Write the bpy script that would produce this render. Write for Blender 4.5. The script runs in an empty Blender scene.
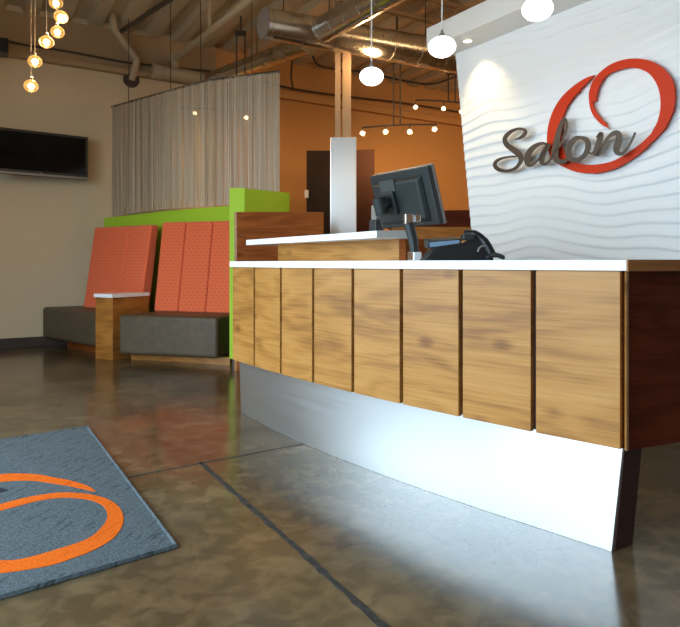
import bpy, bmesh, math, random
import numpy as np
from mathutils import Vector, Matrix
from mathutils.geometry import tessellate_polygon
random.seed(7)
scene = bpy.context.scene
COL = scene.collection
# ------------------------------------------------------------------ frame helpers
FPX, CX, HY, EYE = 633.0, 340.0, 263.0, 1.0
ROT = math.radians(-29.9)                      # turns the building frame so its walls run along X / Y
CR, SR = math.cos(ROT), math.sin(ROT)
def W(p):
    return (p[0]*CR - p[1]*SR, p[0]*SR + p[1]*CR, p[2])
def at(px, py, Y):
    return ((px-CX)/FPX*Y, Y, EYE + (HY-py)/FPX*Y)
def flr(px, py, z=0.0):
    Y = (EYE-z)*FPX/(py-HY)
    return ((px-CX)/FPX*Y, Y, z)
def V2(a): return np.array(a[:2], float)
def unit(v):
    v = np.array(v, float); return v/np.linalg.norm(v)

# ------------------------------------------------------------------ materials
def new_mat(name):
    m = bpy.data.materials.new(name); m.use_nodes = True
    nt = m.node_tree; b = nt.nodes['Principled BSDF']
    return m, nt, b
def plain(name, col, rough=.5, metal=0.0, spec=.5, noise=0.0, nscale=8.0, bump=0.0, bscale=60.0, coat=0.0):
    m, nt, b = new_mat(name)
    b.inputs['Base Color'].default_value = (*col, 1)
    b.inputs['Roughness'].default_value = rough
    b.inputs['Metallic'].default_value = metal
    b.inputs['Specular IOR Level'].default_value = spec
    b.inputs['Coat Weight'].default_value = coat
    tc = nt.nodes.new('ShaderNodeTexCoord')
    if noise:
        n = nt.nodes.new('ShaderNodeTexNoise'); n.inputs['Scale'].default_value = nscale; n.inputs['Detail'].default_value = 5
        nt.links.new(tc.outputs['Object'], n.inputs['Vector'])
        r = nt.nodes.new('ShaderNodeValToRGB')
        r.color_ramp.elements[0].position = .3; r.color_ramp.elements[1].position = .7
        r.color_ramp.elements[0].color = (*[c*(1-noise) for c in col], 1)
        r.color_ramp.elements[1].color = (*[min(1, c*(1+noise)) for c in col], 1)
        nt.links.new(n.outputs['Fac'], r.inputs['Fac']); nt.links.new(r.outputs['Color'], b.inputs['Base Color'])
    if bump:
        n2 = nt.nodes.new('ShaderNodeTexNoise'); n2.inputs['Scale'].default_value = bscale; n2.inputs['Detail'].default_value = 3
        nt.links.new(tc.outputs['Object'], n2.inputs['Vector'])
        bp = nt.nodes.new('ShaderNodeBump'); bp.inputs['Strength'].default_value = bump; bp.inputs['Distance'].default_value = .01
        nt.links.new(n2.outputs['Fac'], bp.inputs['Height']); nt.links.new(bp.outputs['Normal'], b.inputs['Normal'])
    return m
def emit(name, col, strength):
    m, nt, b = new_mat(name)
    b.inputs['Base Color'].default_value = (*col, 1)
    b.inputs['Emission Color'].default_value = (*col, 1)
    b.inputs['Emission Strength'].default_value = strength
    return m
def math_node(nt, op, a, b=None):
    n = nt.nodes.new('ShaderNodeMath'); n.operation = op
    for i, v in enumerate((a, b)):
        if v is None: continue
        if hasattr(v, 'links'): nt.links.new(v, n.inputs[i])
        else: n.inputs[i].default_value = v
    return n.outputs[0]
def wood(name, c_dark, c_mid, c_light, rough=.35, coat=.15, along=1.0, across=5.5, rings=6.0, spec=.35):
    """veneer with grain along U of the UV map (metres)"""
    m, nt, b = new_mat(name)
    uv = nt.nodes.new('ShaderNodeUVMap')
    mp = nt.nodes.new('ShaderNodeMapping'); mp.inputs['Scale'].default_value = (along, across, 1)
    nt.links.new(uv.outputs['UV'], mp.inputs['Vector'])
    n = nt.nodes.new('ShaderNodeTexNoise'); n.inputs['Scale'].default_value = 1.0; n.inputs['Detail'].default_value = 2.0
    n.inputs['Distortion'].default_value = .5
    nt.links.new(mp.outputs['Vector'], n.inputs['Vector'])
    ring = math_node(nt, 'MULTIPLY', n.outputs['Fac'], rings*6.283)
    ring = math_node(nt, 'SINE', ring)
    ring = math_node(nt, 'MULTIPLY', ring, .068)
    mp2 = nt.nodes.new('ShaderNodeMapping'); mp2.inputs['Scale'].default_value = (3.5, 110, 1)
    nt.links.new(uv.outputs['UV'], mp2.inputs['Vector'])
    f = nt.nodes.new('ShaderNodeTexNoise'); f.inputs['Scale'].default_value = 1.0; f.inputs['Detail'].default_value = 4
    nt.links.new(mp2.outputs['Vector'], f.inputs['Vector'])
    mp3 = nt.nodes.new('ShaderNodeMapping'); mp3.inputs['Scale'].default_value = (1.1, 3.2, 1)
    nt.links.new(uv.outputs['UV'], mp3.inputs['Vector'])
    g = nt.nodes.new('ShaderNodeTexNoise'); g.inputs['Scale'].default_value = 1.6; g.inputs['Detail'].default_value = 3
    nt.links.new(mp3.outputs['Vector'], g.inputs['Vector'])
    s = math_node(nt, 'ADD', ring, math_node(nt, 'MULTIPLY', math_node(nt, 'ADD', math_node(nt, 'MULTIPLY', f.outputs['Fac'], 1.5), -.25), .36))
    s = math_node(nt, 'ADD', s, math_node(nt, 'MULTIPLY', g.outputs['Fac'], .55))
    # small knots
    vo = nt.nodes.new('ShaderNodeTexVoronoi'); vo.inputs['Scale'].default_value = 1.0
    mp4 = nt.nodes.new('ShaderNodeMapping'); mp4.inputs['Scale'].default_value = (3.0, 6.0, 1)
    nt.links.new(uv.outputs['UV'], mp4.inputs['Vector']); nt.links.new(mp4.outputs['Vector'], vo.inputs['Vector'])
    k = nt.nodes.new('ShaderNodeMapRange'); k.inputs['From Min'].default_value = .02; k.inputs['From Max'].default_value = .17
    k.inputs['To Min'].default_value = -.28; k.inputs['To Max'].default_value = 0
    nt.links.new(vo.outputs['Distance'], k.inputs['Value'])
    s = math_node(nt, 'ADD', s, k.outputs['Result'])
    r = nt.nodes.new('ShaderNodeValToRGB'); e = r.color_ramp.elements
    e[0].position = .22; e[0].color = (*c_dark, 1); e[1].position = .74; e[1].color = (*c_light, 1)
    mid = r.color_ramp.elements.new(.47); mid.color = (*c_mid, 1)
    nt.links.new(s, r.inputs['Fac']); nt.links.new(r.outputs['Color'], b.inputs['Base Color'])
    b.inputs['Specular IOR Level'].default_value = spec; b.inputs['Roughness'].default_value = rough; b.inputs['Coat Weight'].default_value = coat; b.inputs['Coat Roughness'].default_value = .25
    return m
def brushed(name, col, rough=.3, scale=(2, 2, 240), aniso=0.0):
    m, nt, b = new_mat(name)
    b.inputs['Metallic'].default_value = 1.0
    tc = nt.nodes.new('ShaderNodeTexCoord'); mp = nt.nodes.new('ShaderNodeMapping'); mp.inputs['Scale'].default_value = scale
    nt.links.new(tc.outputs['Object'], mp.inputs['Vector'])
    n = nt.nodes.new('ShaderNodeTexNoise'); n.inputs['Scale'].default_value = 1; n.inputs['Detail'].default_value = 4
    nt.links.new(mp.outputs['Vector'], n.inputs['Vector'])
    mr = nt.nodes.new('ShaderNodeMapRange'); mr.inputs['To Min'].default_value = rough*.85; mr.inputs['To Max'].default_value = rough*1.2
    nt.links.new(n.outputs['Fac'], mr.inputs['Value']); nt.links.new(mr.outputs['Result'], b.inputs['Roughness'])
    b.inputs['Base Color'].default_value = (*col, 1)
    b.inputs['Anisotropic'].default_value = aniso
    return m
def fabric(name, col, dash):
    m, nt, b = new_mat(name)
    uv = nt.nodes.new('ShaderNodeUVMap'); sx = nt.nodes.new('ShaderNodeSeparateXYZ'); nt.links.new(uv.outputs['UV'], sx.inputs[0])
    u, v = sx.outputs[0], sx.outputs[1]
    vr = math_node(nt, 'DIVIDE', v, .036)
    row = math_node(nt, 'FLOOR', vr)
    odd = math_node(nt, 'MULTIPLY', math_node(nt, 'MODULO', row, 2.0), .5)
    uu = math_node(nt, 'FRACT', math_node(nt, 'ADD', math_node(nt, 'DIVIDE', u, .062), odd))
    vv = math_node(nt, 'FRACT', vr)
    mask = math_node(nt, 'MULTIPLY', math_node(nt, 'LESS_THAN', uu, .5), math_node(nt, 'LESS_THAN', vv, .3))
    mx = nt.nodes.new('ShaderNodeMix'); mx.data_type = 'RGBA'
    nt.links.new(mask, mx.inputs['Factor']); mx.inputs['A'].default_value = (*col, 1); mx.inputs['B'].default_value = (*dash, 1)
    nt.links.new(mx.outputs['Result'], b.inputs['Base Color'])
    b.inputs['Roughness'].default_value = .85; b.inputs['Sheen Weight'].default_value = .2; b.inputs['Specular IOR Level'].default_value = .2
    return m
def concrete():
    m, nt, b = new_mat('polished_concrete')
    tc = nt.nodes.new('ShaderNodeTexCoord')
    def noise(sc, det, dist=0, loc=(0, 0, 0)):
        mp = nt.nodes.new('ShaderNodeMapping'); mp.inputs['Location'].default_value = loc
        nt.links.new(tc.outputs['Object'], mp.inputs['Vector'])
        n = nt.nodes.new('ShaderNodeTexNoise'); n.inputs['Scale'].default_value = sc; n.inputs['Detail'].default_value = det
        n.inputs['Distortion'].default_value = dist; nt.links.new(mp.outputs['Vector'], n.inputs['Vector']); return n.outputs['Fac']
    a = noise(1.1, 8, .6)
    r = nt.nodes.new('ShaderNodeValToRGB'); e = r.color_ramp.elements
    e[0].position = .34; e[0].color = (.062, .044, .023, 1); e[1].position = .72; e[1].color = (.195, .143, .078, 1)
    q = r.color_ramp.elements.new(.5); q.color = (.128, .095, .051, 1)
    nt.links.new(a, r.inputs['Fac'])
    red = noise(.8, 6, .8, (3.1, 7.7, 0))
    mr = nt.nodes.new('ShaderNodeMapRange'); mr.inputs['From Min'].default_value = .52; mr.inputs['From Max'].default_value = .72
    nt.links.new(red, mr.inputs['Value'])
    mx = nt.nodes.new('ShaderNodeMix'); mx.data_type = 'RGBA'
    nt.links.new(math_node(nt, 'MULTIPLY', mr.outputs['Result'], .6), mx.inputs['Factor'])
    nt.links.new(r.outputs['Color'], mx.inputs['A']); mx.inputs['B'].default_value = (.24, .105, .040, 1)
    dk = noise(11.0, 12, .6, (1, 2, 0))
    mr2 = nt.nodes.new('ShaderNodeMapRange'); mr2.inputs['From Min'].default_value = .42; mr2.inputs['From Max'].default_value = .66
    mr2.inputs['To Min'].default_value = .58; mr2.inputs['To Max'].default_value = 1.02
    nt.links.new(dk, mr2.inputs['Value'])
    mul = nt.nodes.new('ShaderNodeMix'); mul.data_type = 'RGBA'; mul.blend_type = 'MULTIPLY'; mul.inputs['Factor'].default_value = 1
    cb = nt.nodes.new('ShaderNodeCombineColor')
    for i in range(3): nt.links.new(mr2.outputs['Result'], cb.inputs[i])
    nt.links.new(mx.outputs['Result'], mul.inputs['A']); nt.links.new(cb.outputs['Color'], mul.inputs['B'])
    nt.links.new(mul.outputs['Result'], b.inputs['Base Color'])
    rr = nt.nodes.new('ShaderNodeMapRange'); rr.inputs['To Min'].default_value = .11; rr.inputs['To Max'].default_value = .25
    nt.links.new(noise(2.2, 6, .3, (5, 5, 0)), rr.inputs['Value']); nt.links.new(rr.outputs['Result'], b.inputs['Roughness'])
    b.inputs['Specular IOR Level'].default_value = .5
    return m
def carpet(name, c0, c1):
    m, nt, b = new_mat(name)
    tc = nt.nodes.new('ShaderNodeTexCoord')
    n = nt.nodes.new('ShaderNodeTexNoise'); n.inputs['Scale'].default_value = 130; n.inputs['Detail'].default_value = 3
    nt.links.new(tc.outputs['Object'], n.inputs['Vector'])
    mp = nt.nodes.new('ShaderNodeMapping'); mp.inputs['Scale'].default_value = (5, 34, 1)
    mr0 = nt.nodes.new('ShaderNodeMapping'); mr0.inputs['Rotation'].default_value = (0, 0, -math.radians(45))
    nt.links.new(tc.outputs['Object'], mr0.inputs['Vector']); nt.links.new(mr0.outputs['Vector'], mp.inputs['Vector'])
    w = nt.nodes.new('ShaderNodeTexNoise'); w.inputs['Scale'].default_value = 1.5; w.inputs['Detail'].default_value = 3
    nt.links.new(mp.outputs['Vector'], w.inputs['Vector'])
    mr = nt.nodes.new('ShaderNodeMapRange'); mr.inputs['From Min'].default_value = .34; mr.inputs['From Max'].default_value = .42
    mr.inputs['To Min'].default_value = -.25; mr.inputs['To Max'].default_value = 0
    nt.links.new(w.outputs['Fac'], mr.inputs['Value'])
    s = math_node(nt, 'ADD', n.outputs['Fac'], mr.outputs['Result'])
    r = nt.nodes.new('ShaderNodeValToRGB'); e = r.color_ramp.elements
    e[0].position = .25; e[0].color = (*c0, 1); e[1].position = .7; e[1].color = (*c1, 1)
    nt.links.new(s, r.inputs['Fac']); nt.links.new(r.outputs['Color'], b.inputs['Base Color'])
    b.inputs['Roughness'].default_value = .95; b.inputs['Specular IOR Level'].default_value = .1
    bp = nt.nodes.new('ShaderNodeBump'); bp.inputs['Strength'].default_value = .5; bp.inputs['Distance'].default_value = .004
    nt.links.new(n.outputs['Fac'], bp.inputs['Height']); nt.links.new(bp.outputs['Normal'], b.inputs['Normal'])
    return m
def strands_mat():
    m, nt, b = new_mat('curtain_strands')
    g = nt.nodes.new('ShaderNodeNewGeometry')
    r = nt.nodes.new('ShaderNodeValToRGB'); r.color_ramp.interpolation = 'CONSTANT'
    e = r.color_ramp.elements
    e[0].position = 0; e[0].color = (.56, .49, .36, 1); e[1].position = .25; e[1].color = (.64, .57, .43, 1)
    for p, c in ((.5, (.50, .45, .34, 1)), (.68, (.58, .46, .29, 1)), (.82, (.68, .64, .55, 1)), (.92, (.42, .34, .23, 1))):
        k = r.color_ramp.elements.new(p); k.color = c
    nt.links.new(g.outputs['Random Per Island'], r.inputs['Fac']); nt.links.new(r.outputs['Color'], b.inputs['Base Color'])
    b.inputs['Roughness'].default_value = .5; b.inputs['Sheen Weight'].default_value = .3
    return m

M = dict(
    panel=wood('honey_walnut_veneer', (.21, .080, .014), (.41, .182, .038), (.51, .255, .070), rough=.42, coat=.08),
    sidewood=wood('red_brown_veneer', (.045, .008, .003), (.085, .015, .005), (.13, .028, .010), rough=.5, coat=0, spec=.15),
    dwood=wood('brown_veneer', (.13, .032, .006), (.23, .062, .012), (.32, .100, .022), rough=.6, coat=0, spec=.06),
    armwood=wood('armrest_veneer', (.18, .065, .012), (.36, .145, .028), (.50, .23, .055), rough=.35),
    trimwood=wood('edge_veneer', (.20, .085, .025), (.33, .13, .04), (.42, .19, .07), rough=.4),
    gap=plain('dark_gap_backing', (.045, .014, .008), .7),
    white=plain('white_solid_surface', (.86, .87, .88), .3, noise=.02, nscale=40),
    whitepaint=plain('white_paint', (.80, .80, .78), .55, noise=.02, nscale=3),
    wave=plain('white_wave_panel', (.82, .845, .86), .42),
    steel=brushed('brushed_stainless', (.86, .88, .90), .34),
    colsteel=brushed('brushed_column', (.80, .81, .82), .36),
    duct=brushed('galvanised_duct', (.62, .60, .56), .26, (6, 6, 6)),
    green=plain('lime_green_paint', (.36, .60, .030), .55, spec=.3, noise=.03, nscale=3),
    fab=fabric('orange_red_upholstery', (.80, .155, .062), (.66, .118, .046)),
    leather=plain('dark_brown_leather', (.086, .060, .034), .48, spec=.35, noise=.15, nscale=14, bump=.15, bscale=120),
    wall=plain('cream_wall_paint', (.58, .48, .32), .6, noise=.03, nscale=1.2, bump=.05, bscale=40),
    orange=plain('orange_wall_paint', (.47, .245, .088), .6, noise=.03, nscale=1.2),
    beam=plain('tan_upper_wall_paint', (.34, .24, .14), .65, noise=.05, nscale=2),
    deck=plain('cream_steel_deck', (.52, .44, .30), .5, noise=.06, nscale=2),
    dark=plain('dark_brown_metal', (.05, .04, .03), .5),
    pipe=plain('cream_pipe_paint', (.44, .37, .25), .45),
    black=plain('black_plastic', (.012, .013, .015), .35, bump=.05, bscale=300),
    grey=plain('charcoal_plastic', (.020, .025, .025), .42, bump=.05, bscale=300),
    bezelgrey=plain('warm_grey_plastic', (.22, .20, .18), .45),
    labelgrey=plain('dull_grey_plastic', (.055, .062, .060), .45),
    screen=plain('glossy_black_screen', (.003, .003, .004), .08, spec=.3),
    chrome=plain('chrome', (.8, .82, .84), .12, metal=1.0),
    lcd=plain('blue_grey_display', (.20, .30, .42), .15),
    bronze=plain('bronze_sign_metal', (.075, .060, .048), .45, metal=.5, spec=.3, noise=.12, nscale=30),
    red=plain('orange_red_sign_enamel', (.60, .036, .004), .5, spec=.2),
    doorw=plain('dark_door', (.030, .019, .012), .7, spec=.2, noise=.1, nscale=4),
    doorr=plain('dark_red_brown_door', (.035, .010, .003), .7, spec=.2, noise=.15, nscale=4),
    base=plain('dark_baseboard', (.045, .026, .018), .5),
    groove=plain('floor_groove_filler', (.044, .041, .036), .75, spec=.2, noise=.4, nscale=30),
    concrete=concrete(),
    rug=carpet('slate_blue_mat', (.048, .062, .070), (.135, .165, .185)),
    rugorange=carpet('orange_mat_inlay', (.58, .095, .006), (.84, .165, .014)),
    rugdark=carpet('dark_mat_inlay', (.02, .02, .03), (.05, .05, .06)),
    strands=strands_mat(),
    globe=emit('opal_glass_lit', (1.0, .95, .88), 5.0),
    bulb=emit('warm_bulb_lit', (1.0, .62, .22), 40.0),
    halogen=emit('halogen_lit', (1.0, .68, .34), 14.0),
    recess=emit('recessed_lamp_lit', (1.0, .88, .6), 8.0),
    plate=plain('white_plastic', (.75, .75, .73), .4),
    rubber=plain('dark_rubber', (.03, .03, .03), .7),
    asphalt=plain('grey_pavement', (.30, .31, .32), .8, noise=.1, nscale=2),
)
def amber_glass():
    m, nt, b = new_mat('amber_glass')
    b.inputs['Base Color'].default_value = (1.0, .78, .42, 1); b.inputs['Roughness'].default_value = .03
    b.inputs['Transmission Weight'].default_value = 1.0; b.inputs['IOR'].default_value = 1.2
    b.inputs['Roughness'].default_value = .22
    b.inputs['Emission Color'].default_value = (1.0, .55, .14, 1); b.inputs['Emission Strength'].default_value = .35
    return m
M['amber'] = amber_glass()

# ------------------------------------------------------------------ mesh builder
class MB:
    def __init__(s): s.v = []; s.f = []; s.uv = []
    def add(s, vs, fs, uvs=None):
        o = len(s.v); s.v += [tuple(map(float, p)) for p in vs]
        for i, f in enumerate(fs):
            s.f.append([o+k for k in f]); s.uv.append(uvs[i] if uvs else None)
        return s
    def hexa(s, b, t):
        """b, t: four bottom and four top points, counter-clockwise seen from above; UV = metres along each face"""
        vs = list(b)+list(t); fs = [(3, 2, 1, 0), (4, 5, 6, 7), (0, 1, 5, 4), (1, 2, 6, 5), (2, 3, 7, 6), (3, 0, 4, 7)]
        uvs = []; off = random.random()*7
        for f in fs:
            p = [np.array(vs[k], float) for k in f]
            lu = np.linalg.norm(p[1]-p[0]); lv = np.linalg.norm(p[3]-p[0])
            uvs.append([(off, off), (off+lu, off), (off+lu, off+lv), (off, off+lv)])
        return s.add(vs, fs, uvs)
    def box(s, c, size, ax=(1, 0)):
        ax = unit(ax); ay = np.array([-ax[1], ax[0]]); hx, hy, hz = [q/2 for q in size]
        q = [(-hx, -hy), (hx, -hy), (hx, hy), (-hx, hy)]
        pts = [V2(c)+ax*a+ay*b for a, b in q]
        return s.hexa([(*p, c[2]-hz) for p in pts], [(*p, c[2]+hz) for p in pts])
    def prism(s, poly, z0, z1):
        n = len(poly); A = sum(poly[i][0]*poly[(i+1) % n][1]-poly[(i+1) % n][0]*poly[i][1] for i in range(n))
        if A < 0: poly = poly[::-1]
        if n == 4: return s.hexa([(p[0], p[1], z0) for p in poly], [(p[0], p[1], z1) for p in poly])
        tri = tessellate_polygon([[Vector((p[0], p[1], 0)) for p in poly]])
        vs = [(p[0], p[1], z0) for p in poly]+[(p[0], p[1], z1) for p in poly]; fs = []; uvs = []; L = 0
        for t in tri:
            a, b, c = t
            if (poly[b][0]-poly[a][0])*(poly[c][1]-poly[a][1])-(poly[b][1]-poly[a][1])*(poly[c][0]-poly[a][0]) < 0: a, b, c = a, c, b
            fs.append((n+a, n+b, n+c)); uvs.append([poly[a][:2], poly[b][:2], poly[c][:2]])
            fs.append((c, b, a)); uvs.append([poly[c][:2], poly[b][:2], poly[a][:2]])
        for i in range(n):
            j = (i+1) % n; d = math.dist(poly[i][:2], poly[j][:2])
            fs.append((i, j, n+j, n+i)); uvs.append([(L, z0), (L+d, z0), (L+d, z1), (L, z1)]); L += d
        return s.add(vs, fs, uvs)
    def slab3(s, pts, nvec, th):
        """flat polygon of 3-D points thickened along -nvec"""
        n = len(pts); nv = unit(nvec); P = [np.array(p, float) for p in pts]
        u = unit(np.cross((0, 0, 1) if abs(nv[2]) < .9 else (1, 0, 0), nv)); w = np.cross(nv, u)
        q = [(float(p@u), float(p@w)) for p in P]
        if sum(q[i][0]*q[(i+1) % n][1]-q[(i+1) % n][0]*q[i][1] for i in range(n)) < 0: P = P[::-1]; q = q[::-1]
        tri = tessellate_polygon([[Vector((a, b, 0)) for a, b in q]])
        vs = P+[p-nv*th for p in P]; fs = []
        for a, b, c in tri:
            if (q[b][0]-q[a][0])*(q[c][1]-q[a][1])-(q[b][1]-q[a][1])*(q[c][0]-q[a][0]) < 0: b, c = c, b
            fs.append((a, b, c)); fs.append((n+c, n+b, n+a))
        for i in range(n):
            j = (i+1) % n; fs.append((j, i, n+i, n+j))
        return s.add(vs, fs)
    def tube(s, pts, r, n=10, cap=True):
        P = [np.array(p, float) for p in pts]; rs = r if isinstance(r, (list, tuple)) else [r]*len(P)
        T = [unit(P[min(i+1, len(P)-1)]-P[max(i-1, 0)]) for i in range(len(P))]
        up = np.array((0, 0, 1.0)) if abs(T[0][2]) < .9 else np.array((1.0, 0, 0))
        u = unit(np.cross(up, T[0])); vs = []; fs = []
        for i, p in enumerate(P):
            u = unit(u-T[i]*(u@T[i])); w = np.cross(T[i], u)
            for k in range(n):
                a = 2*math.pi*k/n; vs.append(p+(u*math.cos(a)+w*math.sin(a))*rs[i])
        for i in range(len(P)-1):
            for k in range(n):
                k2 = (k+1) % n; fs.append((i*n+k, i*n+k2, (i+1)*n+k2, (i+1)*n+k))
        if cap: fs.append(tuple(range(n-1, -1, -1))); fs.append(tuple((len(P)-1)*n+k for k in range(n)))
        return s.add(vs, fs)
    def lathe(s, c, prof, n=24):
        vs = []; fs = []
        for r, z in prof:
            for k in range(n):
                a = 2*math.pi*k/n; vs.append((c[0]+r*math.cos(a), c[1]+r*math.sin(a), c[2]+z))
        for i in range(len(prof)-1):
            for k in range(n):
                k2 = (k+1) % n; fs.append((i*n+k, i*n+k2, (i+1)*n+k2, (i+1)*n+k))
        fs.append(tuple(range(n-1, -1, -1))); fs.append(tuple((len(prof)-1)*n+k for k in range(n)))
        return s.add(vs, fs)
    def ellipsoid(s, c, rx, rz, n=24, m=14):
        return s.lathe(c, [(max(1e-4, rx*math.sin(math.pi*(i)/m)), -rz*math.cos(math.pi*i/m)) for i in range(m+1)], n)
    def build(s, name, mat, parent=None, origin=None, smooth=None, bevel=0, seg=2, data=None):
        if origin is None:
            a = np.array(s.v); lo, hi = a.min(0), a.max(0); origin = ((lo[0]+hi[0])/2, (lo[1]+hi[1])/2, lo[2])
        O = W(origin)
        me = bpy.data.meshes.new(name)
        me.from_pydata([tuple(q-w for q, w in zip(W(p), O)) for p in s.v], [], s.f)
        if any(u is not None for u in s.uv):
            l = me.uv_layers.new(name='UVMap'); buf = []
            for f, u in zip(s.f, s.uv): buf += [c for k in range(len(f)) for c in ((u[k][0], u[k][1]) if u else (0, 0))]
            l.data.foreach_set('uv', buf)
        me.materials.append(M[mat]); me.update()
        if smooth is not None:
            me.shade_smooth(); me.set_sharp_from_angle(angle=math.radians(smooth))
        o = bpy.data.objects.new(name, me); COL.objects.link(o)
        if parent is not None:
            pw = Vector((0, 0, 0)); q_ = parent
            while q_ is not None: pw = pw+q_.location; q_ = q_.parent
            o.parent = parent; o.location = Vector(O)-pw
        else: o.location = O
        if bevel:
            b = o.modifiers.new('Bevel', 'BEVEL'); b.width = bevel; b.segments = seg; b.limit_method = 'ANGLE'; b.angle_limit = math.radians(40)
        return o
def tag(o, label=None, cat=None, group=None, kind=None):
    for k, v in (('label', label), ('category', cat), ('group', group), ('kind', kind)):
        if v: o[k] = v
    return o
def empty(name, loc, label, cat, group=None, kind=None):
    o = bpy.data.objects.new(name, None); COL.objects.link(o); o.location = W(loc); o.empty_display_size = .1
    return tag(o, label, cat, group, kind)
def struct(o): o['kind'] = 'structure'; return o
def smoothcurve(pts, k=6, closed=False):
    """Catmull-Rom through points (any dimension)"""
    P = [np.array(p, float) for p in pts]; n = len(P); out = []
    for i in range(n if closed else n-1):
        a, b, c, d = [P[j % n] if closed else P[min(max(j, 0), n-1)] for j in (i-1, i, i+1, i+2)]
        for t in range(k):
            t /= k; out.append(.5*((2*b)+(c-a)*t+(2*a-5*b+4*c-d)*t*t+(3*b-a-3*c+d)*t**3))
    if not closed: out.append(P[-1])
    return out

# ================================================================== SETTING
A = np.array([.4985, -.8669]); B = np.array([.8669, .4985])       # the two wall directions on plan
CEIL = 3.95
LW0 = np.array([-3.953, 7.360]); LWD = unit((1.596, 1.0)); LWN = np.array([LWD[1], -LWD[0]])   # long rear wall, facing the room
def wallY(px): return FPX/(86*(1-px/1350))
def wp(px, py, off=0.0):
    """a point on the long wall seen at px, py, moved off metres into the room"""
    Y = wallY(px); p = at(px, py, Y); z = p[2]
    q = V2(p)+LWN*off; return (q[0], q[1], z)
def ab(a, b): return A*a+B*b
aW = float(LW0@A); bS = -1.62; aE = 2.6; bE = 10.5
def wl(t, off=0): q = LW0+LWD*t+LWN*off; return q
m = MB(); m.prism([ab(aW-.6, bS-.05), ab(aE+.3, bS-.05), ab(aE+.3, bE+.3), ab(aW-1.2, bE+.3)], -.12, 0)
struct(m.build('floor', 'concrete'))
# long wall: cream part and orange part meet behind the curtain
tS = float((ab(aW, bS)-LW0)@LWD); tC = float((V2(at(215, 0, wallY(215)))-LW0)@LWD); tE = tS+12.2
for nm, t0, t1, mt in (('wall_left', tS, tC, 'wall'), ('wall_back', tC, tE, 'orange')):
    m = MB(); m.prism([wl(t0), wl(t1), wl(t1, -.2), wl(t0, -.2)], -.05, CEIL+.3); struct(m.build(nm, mt))
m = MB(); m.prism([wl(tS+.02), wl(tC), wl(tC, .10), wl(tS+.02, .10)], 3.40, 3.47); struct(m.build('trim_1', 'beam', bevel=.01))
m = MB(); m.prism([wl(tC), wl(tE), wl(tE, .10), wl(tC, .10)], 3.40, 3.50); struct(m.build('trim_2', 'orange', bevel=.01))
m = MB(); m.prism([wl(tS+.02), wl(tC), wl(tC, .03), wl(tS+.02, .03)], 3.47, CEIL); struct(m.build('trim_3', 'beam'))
m = MB(); m.prism([wl(tS+.02), wl((-3.05+3.953)/LWD[0]), wl((-3.05+3.953)/LWD[0], .015), wl(tS+.02, .015)], 0, .12); struct(m.build('baseboard_left', 'base', bevel=.004))
# ceiling: ribbed deck, ribs along A
m = MB(); prof = []
b0 = bS-.4; k = 0
while b0+k*.36 < bE+.6:
    x = b0+k*.36; prof += [(x, CEIL), (x+.14, CEIL), (x+.18, CEIL+.075), (x+.32, CEIL+.075)]; k += 1
vs = []; fs = []
for i, (bb, z) in enumerate(prof):
    p, q = ab(aW-.9, bb), ab(aE+.3, bb); vs += [(*p, z), (*q, z), (*p, z+.16), (*q, z+.16)]
for i in range(len(prof)-1):
    j = 4*i; fs += [(j, j+4, j+5, j+1), (j+2, j+3, j+7, j+6)]
m.add(vs, fs); struct(m.build('ceiling', 'deck'))
# far wall, wall behind the viewer and the glazed shop front that lets the daylight in
m = MB(); m.prism([ab(aW-1.2, bE), ab(aE+.2, bE), ab(aE+.2, bE+.2), ab(aW-1.2, bE+.2)], -.05, CEIL+.3); struct(m.build('wall_right', 'orange'))
m = MB(); m.prism([ab(aE, bS-.2), ab(aE+.2, bS-.2), ab(aE+.2, bE), ab(aE, bE)], -.05, CEIL+.3); struct(m.build('wall_front', 'beam'))
WIN_A0, WIN_A1, WZ0, WZ1 = aW+3.0, aE-1.8, .15, 2.75
m = MB()
m.prism([ab(aW-.4, bS-.2), ab(WIN_A0, bS-.2), ab(WIN_A0, bS), ab(aW-.4, bS)], -.05, CEIL+.3)
m.prism([ab(WIN_A1, bS-.2), ab(aE+.2, bS-.2), ab(aE+.2, bS), ab(WIN_A1, bS)], -.05, CEIL+.3)
m.prism([ab(WIN_A0, bS-.2), ab(WIN_A1, bS-.2), ab(WIN_A1, bS), ab(WIN_A0, bS)], WZ1, CEIL+.3)
m.prism([ab(WIN_A0, bS-.2), ab(WIN_A1, bS-.2), ab(WIN_A1, bS), ab(WIN_A0, bS)], -.05, WZ0)
struct(m.build('wall_storefront', 'wall'))
m = MB(); n = 6
for i in range(n+1):
    a = WIN_A0+.03+(WIN_A1-WIN_A0-.06)*i/n
    m.prism([ab(a-.025, bS-.15), ab(a+.025, bS-.15), ab(a+.025, bS-.05), ab(a-.025, bS-.05)], WZ0, WZ1)
for z in (WZ0, WZ1-.05):
    m.prism([ab(WIN_A0, bS-.15), ab(WIN_A1, bS-.15), ab(WIN_A1, bS-.05), ab(WIN_A0, bS-.05)], z, z+.05)
struct(m.build('window_1', 'dark'))
m = MB(); m.prism([ab(-24, -30), ab(14, -30), ab(14, bS-.21), ab(-24, bS-.21)], -.3, -.06); struct(m.build('ground_exterior', 'asphalt'))
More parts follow.
